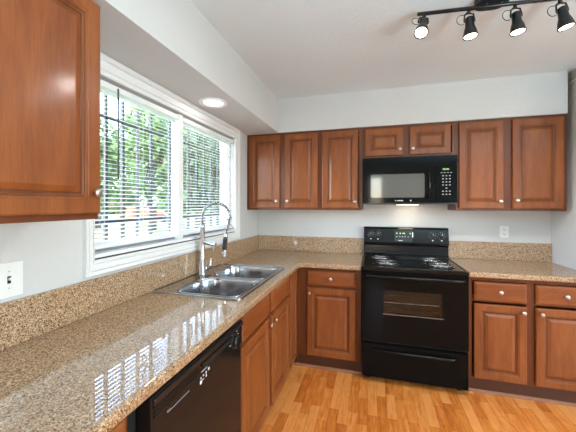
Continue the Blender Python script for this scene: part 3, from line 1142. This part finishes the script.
for kx in (-0.318, -0.250, 0.245, 0.322):
    for a in range(-140, 141, 40):
        fbox(bm, kx + 0.031 * math.sin(R(a)) - 0.002, kx + 0.031 * math.sin(R(a)) + 0.002, 1.125 + 0.031 * math.cos(R(a)) - 0.002, 1.125 + 0.031 * math.cos(R(a)) + 0.001)
    fbox(bm, kx - 0.006, kx + 0.006, 1.074, 1.084)
link('control_marks', bm, MARK, bg)
bm = B()
fbox(bm, 0.066, 0.073, 1.104, 1.150)
link('oven_light_mark', bm, BLUE, bg)
# oven door
DF = -0.692
wx0, wx1, wz0, wz1 = -0.218, 0.208, 0.560, 0.745
bm = B()
x0, x1, z0, z1 = -hw + 0.004, hw - 0.004, 0.338, 0.888
yb = -0.6555 + oy
yf = DF + oy
for (a, b, c, d_) in ((x0, x1, z0, wz0), (x0, x1, wz1, z1), (x0, wx0, wz0, wz1), (wx1, x1, wz0, wz1)):
    box(bm, a, b, yf, yb, c, d_)
door = link('oven_door', bm, BLACK, t)
bm = B()
for (a, b, c, d_) in ((wx0 - 0.006, wx1 + 0.006, wz0 - 0.006, wz0 + 0.002), (wx0 - 0.006, wx1 + 0.006, wz1 - 0.001, wz1 + 0.005),
                      (wx0 - 0.005, wx0 + 0.001, wz0 + 0.002, wz1 - 0.001), (wx1 - 0.001, wx1 + 0.005, wz0 + 0.002, wz1 - 0.001)):
    box(bm, a, b, yf - 0.0035, yf - 0.0003, c, d_)
link('window_trim', bm, BLACK, door, bevel=0.001)
link('window_ledge', one_box(wx0 - 0.004, wx1 + 0.004, yf - 0.0075, yf - 0.0037, wz0 - 0.006, wz0 + 0.001), CHROMED, door, bevel=0.001)
link('door_window', one_box(wx0 + 0.0005, wx1 - 0.0005, yf + 0.004, yf + 0.008, wz0 + 0.0005, wz1 - 0.0005), OVENGLASS, door)
bm = B()
hz = 0.855
tube(bm, [(-0.345, yf - 0.0005, hz - 0.004), (-0.342, yf - 0.024, hz), (-0.325, yf - 0.036, hz), (0, yf - 0.038, hz), (0.325, yf - 0.036, hz), (0.342, yf - 0.024, hz), (0.345, yf - 0.0005, hz - 0.004)],
     0.012, 12)
link('handle', bm, BLACKS, door, smooth=True)
# storage drawer
bm = B()
rings_panel(bm, x0, x1, 0.045, 0.312, [(0, 0), (0, 0.030), (0.004, 0.036)], -0.6555 + oy)
dr = link('storage_drawer', bm, BLACK, t)
bm = B()
tube(bm, [(-0.300, yf - 0.0005, 0.270), (-0.27, yf - 0.014, 0.268), (0, yf - 0.020, 0.266), (0.25, yf - 0.020, 0.266), (0.275, yf - 0.014, 0.266), (0.285, yf - 0.0005, 0.268)], 0.008, 10,
     rs=[0.004, 0.007, 0.010, 0.011, 0.011, 0.009])
link('handle', bm, BLACKS, dr, smooth=True)

# ------------------------------------------------------------------ upper cabinets
UZ0, UZ1 = 1.366, SZ - 0.001
UD = 0.301
def upper(name, loc, rz, w, z0, z1, label, frame, doors):
    t = empty(name, (loc[0], loc[1], z0), rz, label, 'cabinet', 'wall cabinets')
    H = z1 - z0
    fr = [(0.0005, 0.03, 0, H), (w - 0.03, w - 0.0005, 0, H), (0.03, w - 0.03, 0, 0.03), (0.03, w - 0.03, H - 0.03, H)]
    fr += [(a, b, 0.03, H - 0.03) for a, b in frame]
    link('carcass', hollow(0.0005, w - 0.0005, -UD, -0.002, 0, H, fr, top=True), WOOD_D, t)
    for a, b, c, d, k, in doors:
        cab_door(t, a, b, c, d, -UD, k)
    return t
H = UZ1 - UZ0
upper('wall_cabinet', (0.0015, 0), 0, 0.757, UZ0, UZ1, 'two door wooden wall cabinet in the corner beside the window', [(0.352, 0.415)],
      [(0.030, 0.358, 0.018, H - 0.022, (0.327, 0.085)), (0.407, 0.738, 0.018, H - 0.022, (0.438, 0.085))])
upper('wall_cabinet', (0.759, 0), 0, 0.401, UZ0, UZ1, 'single door wooden wall cabinet just left of the microwave', [],
      [(0.024, 0.362, 0.018, H - 0.022, (0.334, 0.078))])
upper('wall_cabinet', (1.1605, 0), 0, 0.778, 1.838, UZ1, 'short two door wooden wall cabinet above the microwave', [(0.345, 0.41)],
      [(0.022, 0.350, 0.022, H - 0.497, (0.324, 0.075)), (0.405, 0.735, 0.022, H - 0.497, (0.431, 0.075))])
upper('wall_cabinet', (1.939, 0), 0, 0.783, UZ0, UZ1, 'two door wooden wall cabinet right of the microwave', [(0.348, 0.41)],
      [(0.020, 0.350, 0.018, H - 0.022, (0.323, 0.078)), (0.410, 0.760, 0.018, H - 0.022, (0.438, 0.085))])
# big one at the left, nearest to the camera
LU = 0.61
upper('wall_cabinet', (0, -2.318 - LU), PI / 2, LU, UZ0, UZ1, 'large wooden wall cabinet left of the window, close to the camera', [],
      [(0.02, LU - 0.006, 0.020, H - 0.012, (LU - 0.034, 0.092))])

# ------------------------------------------------------------------ microwave
MX0, MX1, MZ0, MZ1, MF = 1.1680, 1.9320, 1.418, 1.8365, -0.385
t = empty('microwave', ((MX0 + MX1) / 2, 0, MZ0), 0, 'black over-the-range microwave hung under the short wall cabinet', 'microwave')
mc = (MX0 + MX1) / 2
H = MZ1 - MZ0
mw = (MX1 - MX0) / 2
link('body', one_box(-mw, mw, MF + 0.03, -0.002, 0.0, H), BLACKT, t, bevel=0.002)
bm = B()
box(bm, -mw, mw, MF + 0.006, MF + 0.0295, H - 0.075, H - 0.002)
for k in range(7):
    box(bm, -mw + 0.02, mw - 0.02, MF + 0.0035, MF + 0.0058, H - 0.068 + 0.009 * k, H - 0.064 + 0.009 * k)
link('vent_grille', bm, BLACK, t)
xs = 0.215
bm = B()
# door with window hole: four bars around the glass
a0, a1, b0, b1 = -mw, xs - 0.002, 0.014, H - 0.078
g0, g1, h0, h1 = -0.318, 0.130, 0.060, 0.268
for (p, q, r_, s_) in ((a0, a1, b0, h0), (a0, a1, h1, b1), (a0, g0, h0, h1), (g1, a1, h0, h1)):
    box(bm, p, q, MF, MF + 0.0295, r_, s_)
door = link('door', bm, BLACK, t)
bm = B()
lp = rrect(g0 + 0.001, g1 - 0.001, h0 + 0.001, h1 - 0.001, 0.018, 5)
f0 = [bm.verts.new((x, MF + 0.003, z)) for x, z in lp]
f1 = [bm.verts.new((x, MF + 0.02, z)) for x, z in lp]
bm.faces.new(f0)
bm.faces.new(f1[::-1])
for k in range(len(lp)):
    bm.faces.new((f0[k], f0[(k + 1) % len(lp)], f1[(k + 1) % len(lp)], f1[k]))
link('door_window', bm, MWGLASS, door)
bm = B()
tube(bm, [(0.150, MF - 0.001, 0.285), (0.158, MF - 0.026, 0.270), (0.166, MF - 0.036, 0.17), (0.158, MF - 0.026, 0.070), (0.150, MF - 0.001, 0.055)], 0.008, 10)
link('handle', bm, BLACKS, door, smooth=True)
bm = B()
box(bm, -0.110, -0.105, MF - 0.0015, MF - 0.0002, 0.030, 0.039)
box(bm, -0.096, -0.045, MF - 0.0015, MF - 0.0002, 0.031, 0.037)
link('nameplate', bm, MARK, door)
bm = B()
lathe(bm, [(0.006, 0.0002), (0.006, 0.0015), (0, 0.0015)], (0.018, MF, 0.034), (0, -1, 0), 12)
link('badge', bm, MARK, door)
bm = B()
box(bm, xs, mw, MF, MF + 0.0295, 0.014, H - 0.078)
cp = link('control_panel', bm, BLACK, t, bevel=0.002)
bm = B()
box(bm, xs + 0.048, xs + 0.108, MF - 0.0010, MF - 0.0002, 0.290, 0.306)
link('display_glass', bm, BLACKT, cp)
bm = B()
for k, x in enumerate((0.056, 0.066, 0.082, 0.092)):
    for (p, q, r_, s_) in ((0, 0.007, 0, 0.0018), (0, 0.007, 0.010, 0.0118), (0, 0.0018, 0, 0.0118), (0.0055, 0.007, 0, 0.0118)):
        box(bm, xs + x + p, xs + x + q, MF - 0.0022, MF - 0.0012, 0.292 + r_, 0.292 + s_)
for z in (0.295, 0.300):
    box(bm, xs + 0.0755, xs + 0.078, MF - 0.0022, MF - 0.0012, z, z + 0.002)
link('digits', bm, GREEN, cp)
KEY = plain('grey_key_print', srgb(170, 172, 175), 0.5)
bm = B()
for k in range(4):
    box(bm, xs + 0.038 + 0.024 * k, xs + 0.052 + 0.024 * k, MF - 0.0012, MF - 0.0002, 0.266, 0.271)
for r_ in range(7):
    for c in range(3):
        if r_ == 4 and c != 1:
            continue
        z = 0.238 - 0.026 * r_
        box(bm, xs + 0.050 + 0.026 * c, xs + 0.062 + 0.026 * c, MF - 0.0012, MF - 0.0002, z, z + 0.008)
link('keypad', bm, KEY, cp)
bm = B()
box(bm, -0.09, 0.09, MF + 0.06, MF + 0.13, -0.006, -0.0004)
link('lamp_lens', bm, emis('microwave_lamp_lens', (1, 0.9, 0.75, 1), 2.5), t)
add_light('microwave_lamp', 'AREA', (mc + 0.03, MF + 0.25, MZ0 - 0.012), (R(12), 0, 0), 0.45, (1, 0.86, 0.68), shape='RECTANGLE', size=0.14, size_y=0.06)

# ------------------------------------------------------------------ wall plates
t = empty('wall_outlet', (2.406, -0.0008, 1.155), 0, 'white duplex outlet on the back wall right of the stove', 'outlet')
link('plate', one_box(-0.036, 0.036, -0.006, 0, -0.040, 0.066), PLATE, t, bevel=0.0015)
for z in (-0.008, 0.034):
    bm = B()
    plate(bm, rrect(-0.016, 0.016, -0.013, 0.013, 0.008, 4), [], 0, 0.0015)
    for v in bm.verts:
        v.co = Vector((v.co.x, -0.0062 - v.co.z, v.co.y + z))
    s = link('socket', bm, PLATE, t)
    bm = B()
    box(bm, -0.007, -0.004, -0.0084, -0.0079, z - 0.001, z + 0.008)
    box(bm, 0.004, 0.007, -0.0084, -0.0079, z - 0.001, z + 0.008)
    box(bm, -0.002, 0.002, -0.0084, -0.0079, z - 0.010, z - 0.005)
    link('slots', bm, DARKGAP, s)
t = empty('light_switch', (0.0008, -2.412, 1.150), PI / 2, 'white double toggle switch plate on the wall left of the window', 'light switch')
link('plate', one_box(-0.075, 0.045, -0.006, 0, -0.062, 0.062), PLATE, t, bevel=0.0015)
for x in (0.0, -0.046):
    link('toggle_slot', one_box(x - 0.0055, x + 0.0055, -0.0068, -0.0061, -0.013, 0.013), DARKGAP if x == 0 else PLATE, t)
    bm = B()
    box(bm, x - 0.0035, x + 0.0035, -0.016, -0.0069, -0.001, 0.008)
    link('toggle', bm, PLATE, t, bevel=0.001)
    for z in (-0.03, 0.03):
        bm = B()
        lathe(bm, [(0.003, 0), (0.003, 0.001), (0, 0.0014)], (x, -0.0061, z), (0, -1, 0), 10)
        link('screw', bm, NICKEL, t)

# beige register high on the right wall
BEIGE = plain('beige_vent_enamel', srgb(206, 198, 186), 0.5)
t = empty('wall_vent', (XR - 0.0008, -0.42, 2.37), 0, 'beige louvred air vent high on the right wall below the ceiling', 'vent')
bm = B()
for (a, b, c, d_) in ((-0.19, 0.19, 0, 0.014), (-0.19, 0.19, 0.082, 0.096), (-0.19, -0.175, 0.014, 0.082), (0.175, 0.19, 0.014, 0.082)):
    box(bm, -0.010, 0, a, b, c, d_)
link('frame', bm, BEIGE, t)
bm = B()
for k in range(6):
    box(bm, -0.007, -0.001, -0.1745, 0.1745, 0.0165 + 0.011 * k, 0.023 + 0.011 * k)
link('louvres', bm, BEIGE, t)

# ------------------------------------------------------------------ recessed light in the window soffit
t = empty('recessed_light', (0.172, -1.285, SZ - 0.0005), 0, 'round white lit recessed light in the soffit above the sink', 'ceiling light')
bm = B()
lathe(bm, [(0.070, -0.001), (0.072, -0.006), (0.085, -0.010), (0.096, -0.008), (0.100, -0.001), (0.100, 0), (0.070, 0)], n=36)
link('trim_ring', bm, TRIM, t, smooth=True)
bm = B()
lathe(bm, [(0.0695, -0.001), (0.066, -0.0045), (0.045, -0.007), (0, -0.008)], n=32)
link('lens', bm, LAMPC, t, smooth=True)
add_light('recessed_lamp', 'AREA', (0.172, -1.285, SZ - 0.014), (0, 0, 0), 0.5, (1, 0.95, 0.86), shape='DISK', size=0.13)

# ------------------------------------------------------------------ track light
t = empty('track_light', (1.84, -1.435, CZ - 0.0005), R(4.5), 'black four head track light on the ceiling', 'ceiling light')
bm = B()
plate(bm, rrect(-0.085, 0.065, -0.052, 0.060, 0.050, 8), [], -0.034, 0)
link('canopy', bm, RUBBER, t, bevel=0.008, segs=3)
bm = B()
tube(bm, [(-0.365, 0, -0.047), (0.50, 0, -0.047)], 0.0095, 12)
tube(bm, [(-0.04, 0, -0.0345), (-0.04, 0, -0.042)], 0.012, 10)
tube(bm, [(0.03, 0, -0.0345), (0.03, 0, -0.042)], 0.012, 10)
link('rail', bm, BLACKT, t, smooth=True)
heads = ((-0.330, R(-26), R(14)), (-0.118, R(-4), R(-2)), (0.092, R(-3), R(-4)), (0.285, R(-2), R(-10)))
for i, (hx, pitch, roll) in enumerate(heads):
    h = empty('lamp_head')
    h.parent = t
    h.location = (hx, 0.0, -0.058)
    h.rotation_euler = (pitch, roll, 0)
    bm = B()
    tube(bm, [(0, 0, 0.0), (0, 0, -0.014)], 0.008, 10)
    tube(bm, [(0, 0, -0.014), (-0.020, 0, -0.020), (-0.024, 0, -0.045), (-0.024, 0, -0.060)], 0.004, 8)
    tube(bm, [(0, 0, -0.014), (0.020, 0, -0.020), (0.024, 0, -0.045), (0.024, 0, -0.060)], 0.004, 8)
    link('yoke', bm, BLACKT, h, smooth=True)
    bm = B()
    lathe(bm, [(0.012, -0.036), (0.019, -0.040), (0.021, -0.085), (0.028, -0.105), (0.034, -0.135), (0.034, -0.140), (0.031, -0.140), (0.029, -0.118), (0.0, -0.100)], n=24)
    link('shade', bm, BLACKT, h, smooth=True)
    bm = B()
    lathe(bm, [(0.0285, -0.136), (0.028, -0.1375), (0.018, -0.141), (0, -0.142)], n=20)
    link('bulb', bm, LAMP, h, smooth=True)
    bm = B()
    pts = [(-0.004, 0, -0.006)]
    for k in range(13):
        a = R(60 + 240 * k / 12)
        pts.append((-0.034 + 0.022 * math.cos(a), 0.008, -0.040 + 0.026 * math.sin(a)))
    tube(bm, pts, 0.0018, 6)
    link('cord', bm, RUBBER, h, smooth=True)
    sp = bpy.data.lights.new('track_spot', 'SPOT')
    sp.energy = (16, 18, 20, 34)[i]
    sp.color = (1, 0.98, 0.96)
    sp.spot_size = R(165)
    sp.spot_blend = 0.7
    sp.shadow_soft_size = 0.03
    so = bpy.data.objects.new('track_spot', sp)
    COL.objects.link(so)
    so.parent = h
    so.location = (0, 0, -0.147)

for o in COL.objects:
    if o.type == 'MESH':
        o.data.update()
